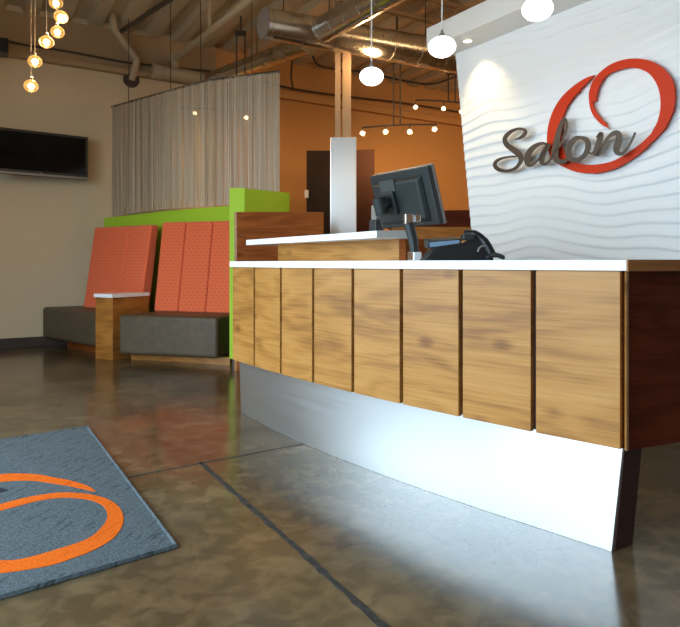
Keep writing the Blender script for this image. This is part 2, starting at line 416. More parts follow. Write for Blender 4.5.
# saw-cut joints in the floor
m = MB()
def groove(p, q, w):
    p, q = V2(p), V2(q); d = unit(q-p); nn = np.array([-d[1], d[0]])*w/2
    k = max(2, int(np.linalg.norm(q-p)/.035)); L = []; Rr = []
    for i in range(k+1):
        c = p+(q-p)*i/k; j = .6+.8*random.random(); L.append(c+nn*j); Rr.append(c-nn*(.6+.8*random.random()))
    m.prism(L+Rr[::-1], -.002, .0012)
g0 = V2(flr(200, 462)); g1 = V2(flr(385, 627)); d = unit(g1-g0)
groove(g0, g0+d*5.0, .024)
h0 = V2(flr(150, 473)); h1 = V2(flr(308, 443)); d = unit(h1-h0)
groove(h0-d*3.4, h0, .020); groove(h0, h0+d*7.2, .014)
struct(m.build('trim_4', 'groove'))

# ------------------------------------------------------------------ white wave wall with soffit
WN = unit((-.839, -.544)); WD = unit((.544, -.839)); P0 = np.array([.972, 5.0])
def wallpt(px, py, off=0.0):
    D = np.array([(px-CX)/FPX, 1.0, (HY-py)/FPX]); t = ((P0@WN)+off)/(D[:2]@WN); p = D*t; return (p[0], p[1], p[2]+EYE)
def wallsz(px, py):
    p = wallpt(px, py); return float((V2(p)-P0)@WD), p[2]
sT, zT = wallsz(456, 51); sB, zB = wallsz(472, 229)
SOF = 2.67
def sleft(z): return sT+(sB-sT)*(z-zT)/(zB-zT)
NS, NZ, S1 = 300, 430, 3.2
zz = np.linspace(0, SOF, NZ)[:, None]; tt = np.linspace(0, 1, NS)[None, :]
s0 = np.array([sleft(z) for z in zz[:, 0]])[:, None]; ss = s0+(S1-s0)*tt
ph = zz/.075+.52*np.sin(2*math.pi*ss/1.75+1.1*zz+.9)+.20*np.sin(2*math.pi*ss/.80-2.1*zz+1.3)+.22*np.sin(2*math.pi*ss/2.9+3.7*zz)+.055*np.sin(2*math.pi*ss/.42+6*zz)
fr = ph-np.floor(ph)
amp = .0105*(.55+.45*np.sin(2.1*ss+4.3*zz+.6)*np.cos(1.3*ss-2.9*zz))
prof = np.where(fr < .90, .5-.5*np.cos(math.pi*(1-fr/.90)), .5-.5*np.cos(math.pi*(fr-.90)/.10))
hh = .006+amp*prof
X = P0[0]+WD[0]*ss+WN[0]*hh; Y = P0[1]+WD[1]*ss+WN[1]*hh; Z = zz+0*ss
m = MB(); m.v = list(map(tuple, np.stack([X, Y, Z], -1).reshape(-1, 3).tolist()))
idx = np.arange(NS*NZ).reshape(NZ, NS)
m.f = np.stack([idx[:-1, :-1], idx[:-1, 1:], idx[1:, 1:], idx[1:, :-1]], -1).reshape(-1, 4).tolist(); m.uv = [None]*len(m.f)
# body behind the skin
def wb(s, off): q = P0+WD*s+WN*off; return q
bl, bt = sleft(0), sleft(SOF)
ob = len(m.v)
m.hexa([(*wb(bl, -.14), 0), (*wb(bl, .003), 0), (*wb(S1, .003), 0), (*wb(S1, -.14), 0)], [(*wb(bt, -.14), SOF), (*wb(bt, .003), SOF), (*wb(S1, .003), SOF), (*wb(S1, -.14), SOF)])
struct(m.build('wall_sign', 'wave', smooth=50))
pf = V2(at(426.5, 48, 4.94)); offF = float((pf-P0)@WN); sF = float((pf-P0)@WD)
m = MB(); m.prism([wb(sF, offF), wb(S1, offF), wb(S1, -.14), wb(sF, -.14)], SOF, 2.83); struct(m.build('soffit', 'whitepaint', bevel=.003))
# recessed lamp in the soffit
pl = at(469, 39.5, 4.9); pl = (*wb(float((V2(pl)-P0)@WD)+.11, offF*.55), SOF)
LAMP = pl
t = empty('recessed_downlight', (pl[0], pl[1], SOF-.02), 'small round recessed lamp in the white soffit above the wave wall', 'lamp')
MB().lathe((pl[0], pl[1], SOF), [(.030, -.002), (.032, -.012), (.052, -.012), (.055, 0)], 24).build('trim_ring', 'plate', t, smooth=40)
MB().lathe((pl[0], pl[1], SOF), [(.028, -.006), (.029, -.001)], 20).build('lens', 'recess', t)

# ------------------------------------------------------------------ wall sign : ring and lettering
sign = empty('wall_sign_lettering', wallpt(590, 170, .05), 'wall sign reading Salon in bronze script over an orange-red brush ring', 'sign')
def zo(pts, ox, oy, s): return [(ox+x/s, oy+y/s) for x, y in pts]
outer = [(330, 372), (290, 350), (255, 315), (235, 275), (228, 225), (232, 185), (250, 140), (290, 95), (340, 62), (400, 43), (460, 40), (520, 52), (575, 85), (612, 130), (630, 185), (628, 250), (610, 315), (570, 380), (515, 440), (450, 495), (380, 540), (310, 568), (240, 577), (170, 570), (105, 545), (60, 515), (38, 470), (32, 410), (40, 345), (65, 275), (105, 215), (160, 165), (215, 130), (256, 117)]
i1 = [(256, 117), (225, 147), (186, 186)]; i2 = [(184, 200), (168, 206), (145, 235), (120, 275), (104, 320), (96, 380), (98, 440), (122, 492), (165, 525), (230, 537), (290, 532), (350, 515), (420, 475), (480, 430), (522, 388)]
i3 = [(527, 376), (548, 337), (562, 280), (562, 220), (548, 165), (515, 115), (470, 90), (420, 83), (360, 95), (310, 120), (280, 160), (264, 205), (259, 243)]
i4 = [(246, 238), (250, 265), (268, 298), (297, 333)]; i5 = [(308, 340), (312, 356), (330, 372)]
poly = smoothcurve(outer, 4)+smoothcurve(i1, 3)[1:]+smoothcurve(i2, 4)+smoothcurve(i3, 4)+smoothcurve(i4, 3)+[np.array(p) for p in i5[:-1]]
# rough brush edge on the lower right outside
rp = []
for k_, p in enumerate(poly):
    p = np.array(p, float)
    if k_ % 5 == 2 and 50 < k_ < 96: p = p+np.array([2.5, 2.5])*random.choice((-1, 1, .4))
    rp.append(p)
px = zo([tuple(p) for p in rp], 540, 50, 4.679)
m = MB(); m.slab3([wallpt(x, y, .045) for x, y in px], (*WN, 0), .012); m.build('ring', 'red', sign)
def stroke(strokes, off, th, k=7):
    """strokes: list of (x px, y px, width px) runs, thickened into one letter standing off the wall"""
    m = MB()
    for st in strokes:
        c = smoothcurve(st, k); L = []; R_ = []
        for i, p in enumerate(c):
            a = c[max(i-1, 0)][:2]; b = c[min(i+1, len(c)-1)][:2]; d = b-a; d = d/(np.linalg.norm(d)+1e-9)
            nn = np.array([-d[1], d[0]])*p[2]/2; L.append(p[:2]+nn); R_.append(p[:2]-nn)
        n = len(c); vs = []
        for q in (off, off-th):
            vs += [wallpt(*p, q) for p in L]+[wallpt(*p, q) for p in R_]
        fs = []
        for i in range(n-1):
            fs += [(i, i+1, n+i+1, n+i), (2*n+i+1, 2*n+i, 3*n+i, 3*n+i+1), (i+1, i, 2*n+i, 2*n+i+1), (n+i, n+i+1, 3*n+i+1, 3*n+i)]
        fs += [(0, n, 3*n, 2*n), (2*n-1, n-1, 3*n-1, 4*n-1)]
        m.add(vs, fs)
    return m
def z1(pts): return [(488+x/8.475, 110+y/8.475, w/8.475) for x, y, w in pts]
def z2(pts): return [(540+x/6.18, 100+y/6.18, w/6.18) for x, y, w in pts]
LET = [
 ('S', [z1([(222, 250, 10), (262, 240, 22), (298, 218, 34), (318, 188, 32), (302, 164, 24), (255, 160, 22), (200, 180, 30), (158, 215, 38), (142, 252, 40), (158, 292, 44), (205, 330, 50), (252, 365, 54), (280, 405, 46), (270, 450, 34), (230, 495, 28), (165, 516, 26), (100, 508, 32), (62, 478, 36), (66, 440, 30), (112, 412, 22), (180, 397, 17), (245, 392, 12)])]),
 ('a', [z1([(505, 292, 20), (455, 283, 26), (395, 310, 42), (350, 360, 54), (332, 415, 54), (338, 458, 42), (368, 468, 26), (410, 436, 20), (460, 378, 20), (505, 305, 22)]), z1([(515, 285, 40), (482, 345, 48), (456, 410, 50), (462, 452, 38), (495, 455, 24), (535, 415, 16), (570, 370, 14)])]),
 ('l', [z2([(60, 365, 10), (110, 300, 12), (148, 230, 14), (166, 165, 16), (158, 122, 20), (142, 122, 22), (126, 160, 26), (110, 220, 34), (98, 285, 42), (92, 340, 44), (106, 374, 36), (148, 380, 26), (182, 350, 16)])]),
 ('o', [z2([(262, 232, 16), (222, 238, 30), (186, 278, 40), (174, 328, 42), (194, 366, 34), (238, 368, 26), (280, 335, 32), (298, 285, 38), (286, 246, 32), (258, 232, 20)]), z2([(296, 320, 12), (320, 330, 12), (345, 300, 12)])]),
 ('n', [z2([(352, 235, 18), (378, 208, 30), (366, 260, 40), (352, 310, 42), (344, 345, 38)]), z2([(348, 345, 14), (380, 295, 18), (420, 235, 22), (458, 205, 30), (486, 212, 38), (486, 255, 44), (474, 300, 44), (480, 326, 32), (512, 330, 20), (548, 286, 16), (580, 222, 15), (590, 200, 13)])]),
]
for i, (nm, st) in enumerate(LET):
    o = stroke(st, .085+.0006*i, .014).build('letter', 'bronze', sign, smooth=30)

# ================================================================== RECEPTION DESK
F = np.array([(-.666, 3.929), (-.497, 3.670), (-.319, 3.416), (-.134, 3.169), (.060, 2.928), (.262, 2.693), (.471, 2.465), (.687, 2.244), (.911, 2.030)])
def offset(P, d):
    """offset the polyline to its inner side"""
    out = []
    for i in range(len(P)):
        t = unit(P[min(i+1, len(P)-1)]-P[max(i-1, 0)]); out.append(P[i]+np.array([-t[1], t[0]])*d)
    return np.array(out)
desk = empty('reception_desk', (.3, 3.1, 0), 'curved reception desk with honey wood panels, white top and steel plinth', 'reception desk')
PZ0, PZ1, CZ = .40, .975, 1.010
for i in range(8):
    p, q = F[i], F[i+1]; t = unit(q-p); nn = np.array([-t[1], t[0]])
    a = p+t*(.0 if i == 0 else .008); b = q-t*.012
    pts = [a, b, b+nn*.022, a+nn*.022]
    m = MB(); m.hexa([(*r, PZ0) for r in pts], [(*r, PZ1) for r in pts]); m.build('front_panel', 'panel', desk, bevel=.0015)
side_d = unit((.30, .125)); side_n = np.array([-side_d[1], side_d[0]])     # right-hand flank
C0 = F[8]+unit(F[8]-F[7])*.004
m = MB(); bk = offset(F, .024); bk2 = offset(F, .05)
bk[-1] = bk[-1]+unit(F[8]-F[7])*.0; m.prism([tuple(p) for p in bk]+[tuple(p) for p in bk2[::-1]], PZ0+.004, PZ1)
m.build('backing', 'gap', desk)
sp0 = C0+np.array([.012, .012]); sp1 = sp0+side_d*.74
m = MB(); pts = [sp0, sp1, sp1+side_n*.03, sp0+side_n*.03]; m.hexa([(*p, PZ0-.003) for p in pts], [(*p, PZ1) for p in pts]); m.build('side_panel', 'sidewood', desk)
m = MB(); e0 = F[8]+np.array([.006, -.004]); pts = [e0, sp0+side_d*.003-side_n*.003, sp0+side_d*.003+side_n*.02, e0+np.array([.004, .024])]
m.hexa([(*p, PZ0-.003) for p in pts], [(*p, PZ1) for p in pts]); m.build('corner_strip', 'panel', desk)
# counter top
fo = offset(F, -.016); fo[0] = fo[0]-unit(F[1]-F[0])*.012; fo[-1] = fo[-1]+unit(F[8]-F[7])*.012
ins = offset(F, .68)
end0 = sp1-side_n*.012
m = MB(); m.prism([tuple(p) for p in fo]+[tuple(end0), tuple(end0+side_n*.3)]+[tuple(p) for p in ins[::-1][1:]], PZ1, CZ)
m.build('countertop', 'white', desk, bevel=.002)
eb0 = fo[-1]+np.array([.001, -.0005]); ebn = unit((end0-eb0)); ebp = np.array([ebn[1], -ebn[0]])
m = MB(); pts = [eb0+ebp*.006, end0+ebp*.006, end0+ebp*.0005, eb0+ebp*.0005]; m.hexa([(*p, PZ1-.001) for p in pts], [(*p, CZ+.001) for p in pts]); m.build('edge_band', 'trimwood', desk)
# steel plinth under the front, its free end leaning out a little
bf = offset(F, .145); b2 = offset(F, .265)
cB = V2(flr(611.4, 552)); cE = V2(flr(631.5, 544))
bf[-1] = cB; bf[-2] = bf[-2]*.5+(bf[-3]+cB)*.25; b2[-1] = cE
bf[0] = V2(flr(241, 413)); b2[0] = bf[0]+(b2[0]-offset(F, .145)[0])
n = len(bf); top_f = bf.copy(); top_b = b2.copy(); top_f[-1] += np.array([.040, -.006]); top_b[-1] += np.array([.034, 0]); top_f[0] += np.array([-.012, 0])
m = MB()
vs = [(*p, .001) for p in bf]+[(*p, .001) for p in b2]+[(*p, .40) for p in top_f]+[(*p, .40) for p in top_b]; fs = []
for i in range(n-1):
    fs += [(i, i+1, 2*n+i+1, 2*n+i), (n+i+1, n+i, 3*n+i, 3*n+i+1), (2*n+i, 2*n+i+1, 3*n+i+1, 3*n+i), (i+1, i, n+i, n+i+1)]
fs += [(n-1, 2*n-1, 4*n-1, 3*n-1), (n, 0, 2*n, 3*n)]
m.add(vs, fs); m.build('plinth', 'steel', desk, smooth=20)
tt_ = unit(cE-cB); nn = np.array([tt_[1], -tt_[0]])
m = MB(); q = [cB+nn*.004+tt_*.014, cE+nn*.004, cE+nn*.0008, cB+nn*.0008+tt_*.014]
m.hexa([(*p, 0) for p in q], [(p[0]+.037, p[1]-.003, .397) for p in q]); m.build('plinth_end', 'gap', desk)
# raised ledge
LZ = 1.16; lt = .036
def lv(px_, d): Y = (LZ-1)*FPX/d; return np.array([(px_-CX)/FPX*Y, Y])
L0, L1, L2, L3 = lv(246, 23), lv(310, 27.6), lv(345, 30.0), lv(376, 32.3)
L4 = L3+np.array([.155, -.02]); inn = np.array([.22, .19])
m = MB(); m.prism([tuple(L0), tuple(L1), tuple(L2), tuple(L3), tuple(L4), tuple(L4+np.array([.05, .22])), tuple(L2+inn), tuple(L1+inn), tuple(L0+inn*.9)], LZ-lt, LZ)
m.build('raised_ledge', 'white', desk, bevel=.002)
m = MB(); q = [L3+np.array([.004, -.0035]), L4+np.array([.004, -.004]), L4+np.array([.004, -.0008]), L3+np.array([.004, -.0008])]
m.hexa([(*p, LZ-lt+.001) for p in q], [(*p, LZ-.001) for p in q]); m.build('ledge_edge', 'bezelgrey', desk)
S0 = np.array(at(278, 0, 4.22)[:2]); S1_ = np.array(at(399, 0, 3.28)[:2]); sd = unit(S1_-S0); sn = np.array([-sd[1], sd[0]])
m = MB(); q = [S0, S1_, S1_+sn*.02, S0+sn*.02]; m.hexa([(*p, CZ) for p in q], [(*p, LZ-lt) for p in q]); m.build('ledge_riser', 'panel', desk)
m = MB(); q = [S1_+sd*.001, S1_+sd*.05, S1_+sd*.05+sn*.16, S1_+sd*.001+sn*.16]; m.hexa([(*p, CZ) for p in q], [(*p, LZ-lt) for p in q]); m.build('ledge_end', 'dwood', desk)

# ------------------------------------------------------------------ monitor on its arm
mw = unit((.27, -.40)); mn = np.array([-mw[1], mw[0]])       # width direction and screen side (towards the staff side)
mon = empty('computer_monitor', at(400, 229, 3.42), 'dark grey computer monitor seen from behind, on a jointed arm above the counter', 'monitor')
TL = np.array(at(369, 176.5, 3.5)); lean = math.radians(17); upv = np.array([-mn[0]*math.sin(lean), -mn[1]*math.sin(lean), math.cos(lean)]); nv = np.array([mn[0]*math.cos(lean), mn[1]*math.cos(lean), math.sin(lean)]); wv = np.array([*mw, 0.])
MWD, MHT = .475, .300
def mp_(u, v, d): return TL+wv*u-upv*v+nv*d
def mbox(u0, u1, v0, v1, d0, d1, inset=0):
    m = MB(); i_ = inset
    m.hexa([mp_(u0+i_, v1-i_, d0), mp_(u1-i_, v1-i_, d0), mp_(u1, v1, d1), mp_(u0, v1, d1)], [mp_(u0+i_, v0+i_, d0), mp_(u1-i_, v0+i_, d0), mp_(u1, v0, d1), mp_(u0, v0, d1)]); return m
mbox(0, MWD, 0, MHT, 0, .030).build('housing', 'grey', mon, bevel=.006)
mbox(.03, MWD-.05, .035, MHT-.02, -.028, .0, .02).build('rear_bulge', 'grey', mon, bevel=.008)
mbox(-.003, MWD+.003, -.003, MHT+.003, .030, .046).build('bezel', 'bezelgrey', mon, bevel=.003)
mbox(.02, MWD-.02, .02, MHT-.02, .0455, .047).build('screen', 'screen', mon)
mbox(.115, .235, .035, .10, -.034, -.026).build('label_plate', 'labelgrey', mon, bevel=.002)
mbox(.125, .225, .095, .22, -.050, -.026).build('mounting_plate', 'grey', mon, bevel=.008)
pc = mp_(.175, .155, -.05)
pt = np.array(at(377, 205, 3.70))
m = MB(); m.tube(smoothcurve([pc+nv*.01, pc-nv*.05, pt+np.array([.05, -.02, .01]), pt+np.array([0, 0, -.01])], 6), .024, 14); m.build('arm', 'grey', mon, smooth=60)
m = MB(); m.tube([pc-nv*.055-upv*.045, pc-nv*.055+upv*.045], .036, 18); m.build('swivel', 'grey', mon, smooth=40, bevel=.004)
m = MB(); m.box((pt[0], pt[1], pt[2]-.045), (.050, .05, .085), mw); m.build('arm_joint', 'bezelgrey', mon, bevel=.004)
m = MB(); m.box((pt[0]-.003, pt[1], (CZ+pt[2]-.088)/2), (.064, .06, pt[2]-.088-CZ), mw); m.build('post', 'grey', mon, bevel=.004)
m = MB(); m.box((pt[0], pt[1], pt[2]+.004), (.03, .03, .012), mw); m.build('joint_cap', 'chrome', mon, bevel=.003)
# the second post near the ledge end, chrome clip on top
q = at(412, 258, 3.08); top = at(408.5, 219, 3.08)
cp = empty('counter_post', (q[0], q[1], CZ), 'dark upright post with chrome ends standing by the ledge below the monitor', 'post')
m = MB(); m.tube([(q[0]+.012, q[1], CZ+.035), (q[0]+.006, q[1], CZ+.10), (top[0], top[1], top[2]-.02)], [.020, .024, .026], 14); m.build('post', 'grey', cp, smooth=50)
m = MB(); m.box((q[0]+.012, q[1], CZ+.022), (.05, .05, .044), mw); m.build('foot', 'chrome', cp, bevel=.004)
m = MB(); m.box((top[0], top[1], top[2]), (.042, .03, .05), (1, .3)); m.build('clip', 'chrome', cp, bevel=.004)
m = MB(); m.box((top[0]+.043, top[1]+.02, top[2]+.004), (.03, .03, .035), (1, .3)); m.build('clip', 'chrome', cp, bevel=.004)

# ------------------------------------------------------------------ desk phone
PY = 2.72
ph_ = empty('desk_phone', (*at(460, 0, PY)[:2], CZ), 'black office phone with tilted display lying on the white counter', 'phone')
def pp(x, y, d=0): p = at(x, y, PY+d); return p
m = MB(); dd = .17
prof = [pp(424, 259.6), (pp(432, 250)), pp(440, 246), pp(462, 243), pp(478, 236), pp(486, 243), pp(492, 252), pp(494, 259.6)]
prof = [(x, PY, max(z, CZ)) for x, _, z in prof]; prof[0] = (prof[0][0], PY, CZ); prof[-1] = (prof[-1][0], PY, CZ)
m.slab3([(x, y-.0, z) for x, y, z in prof], (0, -1, 0), dd); m.build('body', 'black', ph_, bevel=.004)
m = MB(); a, b = pp(428, 246), pp(462, 243.5); m.hexa([(a[0], PY+.02, a[2]-.012), (b[0], PY+.02, b[2]-.012), (b[0], PY+.13, b[2]), (a[0], PY+.13, a[2])], [(a[0], PY+.02, a[2]+.022), (b[0], PY+.02, b[2]+.022), (b[0], PY+.13, b[2]+.036), (a[0], PY+.13, a[2]+.036)])
m.build('display_hood', 'grey', ph_, bevel=.003)
m = MB(); m.hexa([(a[0]+.010, PY+.016, a[2]-.004), (b[0]-.008, PY+.016, b[2]-.004), (b[0]-.008, PY+.0205, b[2]-.004), (a[0]+.010, PY+.0205, a[2]-.004)], [(a[0]+.010, PY+.016, a[2]+.016), (b[0]-.008, PY+.016, b[2]+.016), (b[0]-.008, PY+.0205, b[2]+.016), (a[0]+.010, PY+.0205, a[2]+.016)])
m.build('display', 'lcd', ph_)
c1 = pp(468, 238); m = MB(); m.box((c1[0], PY+.01, c1[2]+.004), (.05, .06, .026)); m.build('handset_end', 'grey', ph_, bevel=.005)
hs = smoothcurve([pp(464, 233.5, .03), pp(474, 234, .02), pp(484, 241.5, .01), (pp(493, 256, 0)[0], PY, CZ+.016)], 6)
m = MB(); m.tube(hs, [.016]*6+[.018]*6+[.020]*7, 12); m.build('handset', 'black', ph_, smooth=60)
m = MB(); coil = []
for k in range(90):
    u = k/89; a = k*1.1; c = np.array(pp(486+18*u, 256, -.03)); coil.append((c[0], c[1]+.009*math.cos(a), CZ+.012+.009*math.sin(a)+.012*math.sin(3.14*u)))
m.tube(coil, .0028, 6); m.build('coiled_cord', 'black', ph_, smooth=60)
m = MB()
rr = np.array(pp(484, 251, -.004)); m.tube([(rr[0]+.026*math.cos(a), PY-.006, rr[2]-.004+.026*math.sin(a)) for a in [math.pi*(k/12) for k in range(13)]], .004, 8); m.build('speaker_ring', 'bezelgrey', ph_, smooth=60)

# ================================================================== WAITING CORNER
# green partition behind the bench
GF = [np.array([-2.985, 7.985]), np.array([-2.03, 7.35]), np.array([-1.22, 6.90]), np.array([-.60, 6.62])]
GZ = [1.565, 1.604, 1.622, 1.63]
def poff(P, d):
    out = []
    for i in range(len(P)):
        t = unit(P[min(i+1, len(P)-1)]-P[max(i-1, 0)]); out.append(P[i]+np.array([-t[1], t[0]])*d)
    return out
GB = poff(GF, .12); GB[0] = GF[0]+LWD*.13
n = 4; m = MB(); vs = [(*p, 0) for p in GF]+[(*p, 0) for p in GB]+[(*p, z) for p, z in zip(GF, GZ)]+[(*p, z) for p, z in zip(GB, GZ)]; fs = []
for i in range(n-1): fs += [(i, i+1, 2*n+i+1, 2*n+i), (n+i+1, n+i, 3*n+i, 3*n+i+1), (2*n+i, 2*n+i+1, 3*n+i+1, 3*n+i), (i+1, i, n+i, n+i+1)]
fs += [(n-1, 2*n-1, 4*n-1, 3*n-1), (n, 0, 2*n, 3*n)]
m.add(vs, fs); struct(m.build('wall_bench', 'green'))
# green end wall with brown cladding towards the desk
E0, E1 = np.array(at(229.5, 0, 5.95)[:2]), np.array(at(244.5, 0, 5.95)[:2]); ed = unit((.39, .42))
E2 = E1+ed*.573; E3 = E0+ed*.66
ew = empty('wall_end', (*E0, 0), 'lime green end wall beside the bench, clad in brown wood', 'partition'); ew['kind'] = 'structure'
ztop = 1+75*5.95/FPX
m = MB(); m.hexa([(*p, .10) for p in (E0, E1, E2, E3)], [(*p, ztop) for p in (E0, E1, E2, E3)]); m.build('upstand', 'green', ew)
m = MB(); e = ed*.03; m.hexa([(*p, 0) for p in (E0+e, E1+e, E2, E3)], [(*p, .10) for p in (E0+e, E1+e, E2, E3)]); m.build('kick', 'base', ew)
c0, c1 = at(236.8, 0, 5.86), at(323.5, 0, 5.86); zc = 1+51*5.86/FPX
m = MB(); m.hexa([(c0[0], 5.86, 0), (c1[0], 5.86, 0), (c1[0], 5.90, 0), (c0[0], 5.90, 0)], [(c0[0], 5.86, zc), (c1[0], 5.86, zc), (c1[0], 5.90, zc), (c0[0], 5.90, zc)]); m.build('cladding', 'dwood', ew)
m = MB(); s_ = .024; m.hexa([(c0[0]-s_, 5.865, 0), (c0[0]-.001, 5.865, 0), (c0[0]-.001, 5.90, 0), (c0[0]-s_, 5.90, 0)], [(c0[0]-s_, 5.865, zc), (c0[0]-.001, 5.865, zc), (c0[0]-.001, 5.90, zc), (c0[0]-s_, 5.90, zc)]); m.build('edge_strip', 'armwood', ew)
# benches
def quad(nm, mt, par, pts, z0, z1, **k):
    m = MB(); m.prism([tuple(p) for p in pts], z0, z1); return m.build(nm, mt, par, **k)
def back_cushion(par, B0, B1, nb, cuts, z0=.465, z1=1.43, rise=.155, th=.14):
    B0, B1 = np.array(B0), np.array(B1); nb = unit(nb)
    for i in range(len(cuts)-1):
        g = .002
        a = B0+(B1-B0)*cuts[i]; b = B0+(B1-B0)*cuts[i+1]; t = unit(b-a); a = a+t*g; b = b-t*g
        tw = .0
        m = MB(); m.hexa([(*a, z0), (*b, z0), (*(b+nb*th), z0), (*(a+nb*th), z0)], [(*(a+nb*rise), z1), (*(b+nb*rise), z1), (*(b+nb*(rise+th*.8)), z1), (*(a+nb*(rise+th*.8)), z1)])
        m.build('back_cushion', 'fab', par, bevel=.022, seg=4, smooth=50)
bl_ = empty('banquette_bench', (-2.9, 7.3, 0), 'banquette bench with orange back cushions against the cream wall, beyond the wood armrest', 'bench', 'banquette benches')
quad('seat_cushion', 'leather', bl_, [(-3.56, 7.565), (-2.585, 6.715), (-2.21, 7.38), (-2.98, 7.90)], .105, .475, bevel=.035, seg=4, smooth=50)
quad('kick_base', 'dwood', bl_, [(-3.24, 7.52), (-2.52, 6.88), (-2.24, 7.36), (-2.96, 7.88)], 0, .105)
back_cushion(bl_, (-3.07, 7.55), (-2.21, 6.985), (.57, .82), (0, .32, .64, 1))
br_ = empty('banquette_bench', (-1.7, 6.5, 0), 'banquette bench with orange back cushions between the wood armrest and the green end wall', 'bench', 'banquette benches')
quad('seat_cushion', 'leather', br_, [(-2.245, 6.40), (-1.185, 6.10), (-.985, 6.66), (-1.88, 7.12)], .075, .478, bevel=.035, seg=4, smooth=50)
quad('kick_base', 'armwood', br_, [(-2.17, 6.58), (-1.08, 6.20), (-1.0, 6.62), (-1.87, 7.08)], 0, .075)
back_cushion(br_, (-2.045, 6.93), (-1.03, 6.58), (.35, .93), (0, .285, .60, 1), z0=.47, z1=1.455)
arm = empty('armrest_table', (-2.2, 6.9, 0), 'wood armrest block with white top between the two orange benches', 'armrest')
ad = np.array([.5, .866]); a0, a1 = np.array([-2.56, 6.63]), np.array([-2.335, 6.50])
quad('block', 'armwood', arm, [a0, a1, a1+ad*.49, a0+ad*.35], 0, .642, bevel=.002)
e1 = unit(a1-a0)
quad('top', 'white', arm, [a0-e1*.012-ad*.015, a1+e1*.012-ad*.015, a1+e1*.012+ad*.49, a0-e1*.012+ad*.35], .642, .680, bevel=.002)
arm.children[0].data.materials[0] = M['armwood']

# ------------------------------------------------------------------ string curtain
cur = empty('string_curtain', (-1.6, 7.1, 1.6), 'grey string curtain hanging from a curved rail above the green bench wall', 'curtain')
CP = [np.array(at(112, 107, 7.88)), np.array(at(160, 93.5, 7.28)), np.array(at(205, 81.5, 7.05)), np.array(at(246, 75.6, 6.90)), np.array(at(280, 71.5, 6.80))]
cc = smoothcurve(CP, 40)
m = MB(); m.tube(smoothcurve(CP, 6), .014, 8); m.build('rail', 'dark', cur, smooth=60)
cum = [0.]
for i in range(1, len(cc)): cum.append(cum[-1]+float(np.linalg.norm(cc[i]-cc[i-1])))
def cat_(s):
    i = int(np.searchsorted(cum, s)); i = min(max(i, 1), len(cc)-1); u = (s-cum[i-1])/(cum[i]-cum[i-1]+1e-9); return cc[i-1]+(cc[i]-cc[i-1])*u, unit(cc[i][:2]-cc[i-1][:2])
m = MB(); s = .004
def bench_top(s):
    return np.interp(s/cum[-1], [0, .42, .78, 1], [1.575, 1.612, 1.632, 1.640])
while s < cum[-1]-.004:
    p, t = cat_(s); nn = np.array([-t[1], t[0]])
    r0 = random.random(); off = random.uniform(-.016, .016)
    zb = bench_top(s)+(.004 if r0 < .6 else random.uniform(.06, .14) if r0 < .92 else random.uniform(.1, .3))
    w = random.choice((.0026, .0032, .0040, .0050)); d = nn*off; ph0 = random.random()*6
    lean_ = random.uniform(-.006, .006)
    c = p[:2]+d
    a = c-t*w/2; b = c+t*w/2; e = c+nn*w*.8
    cb = c+t*lean_
    a2 = cb-t*w/2; b2_ = cb+t*w/2; e2 = cb+nn*w*.8
    m.add([(*a, p[2]), (*b, p[2]), (*e, p[2]), (*a2, zb), (*b2_, zb), (*e2, zb)], [(0, 1, 4, 3), (1, 2, 5, 4), (2, 0, 3, 5)])
    s += random.uniform(.0015, .0027)
o = m.build('strand', 'strands', cur); o['kind'] = 'stuff'
for px_, yb in ((128, 103), (171, 92), (201, 82.7), (252, 75)):
    k = min(range(len(cc)), key=lambda i: abs(CX+FPX*cc[i][0]/cc[i][1]-px_)); p = cc[k]
    m = MB(); m.tube([tuple(p), (p[0], p[1], CEIL+.02)], .005, 6); m.build('hanging_wire', 'dark', cur)

# ------------------------------------------------------------------ television and speaker on the long wall
tvR, tvL = np.array(at(88, 137, 7.6)), np.array(at(0, 127, 7.03)); td = unit((tvR-tvL)[:2]); tn = np.array([td[1], -td[0]])
TVW, TVH = 1.0, .517; tr = V2(tvR); tl = tr-td*TVW; zt = 2.512; zb = zt-TVH
tv = empty('television', (*((tr+tl)/2), zb), 'flat black television mounted on the cream wall above the mat', 'television')
def flat(p, q, n, d0, d1, z0, z1):
    m = MB(); m.hexa([(*(p+n*d1), z0), (*(q+n*d1), z0), (*(q+n*d0), z0), (*(p+n*d0), z0)], [(*(p+n*d1), z1), (*(q+n*d1), z1), (*(q+n*d0), z1), (*(p+n*d0), z1)]); return m
flat(tl, tr, tn, -.05, 0, zb, zt).build('housing', 'black', tv, bevel=.005)
flat(tl+td*.03, tr-td*.03, tn, .0, .003, zb+.06, zt-.03).build('screen', 'screen', tv)
flat(tl+td*.004, tr-td*.004, tn, .0, .004, zb+.004, zb+.03).build('lower_bezel', 'bezelgrey', tv)
pm = tr-td*.52; flat(pm-td*.018, pm+td*.018, tn, .004, .006, zb+.034, zb+.042).build('logo', 'chrome', tv)
pm = tr-td*.5; dw = float((pm-LW0)@LWN)
flat(pm-td*.2, pm+td*.2, tn, -dw+.03, -.05, zb+.13, zt-.13).build('wall_bracket', 'dark', tv)
spc = at(-6, 47, 6.95)
spk = empty('wall_speaker', (spc[0], spc[1], spc[2]-.16), 'black speaker box fixed high on the cream wall', 'speaker')
m = MB(); c_ = V2(spc); ax2 = unit((.95, .3)); ay2 = np.array([-ax2[1], ax2[0]])
q = [c_-ax2*.16-ay2*.1, c_+ax2*.16-ay2*.1, c_+ax2*.13+ay2*.1, c_-ax2*.13+ay2*.1]
m.hexa([(*(p-ay2*.03), spc[2]-.09) for p in q], [(*p, spc[2]+.085) for p in q]); m.build('cabinet', 'black', spk, bevel=.01)
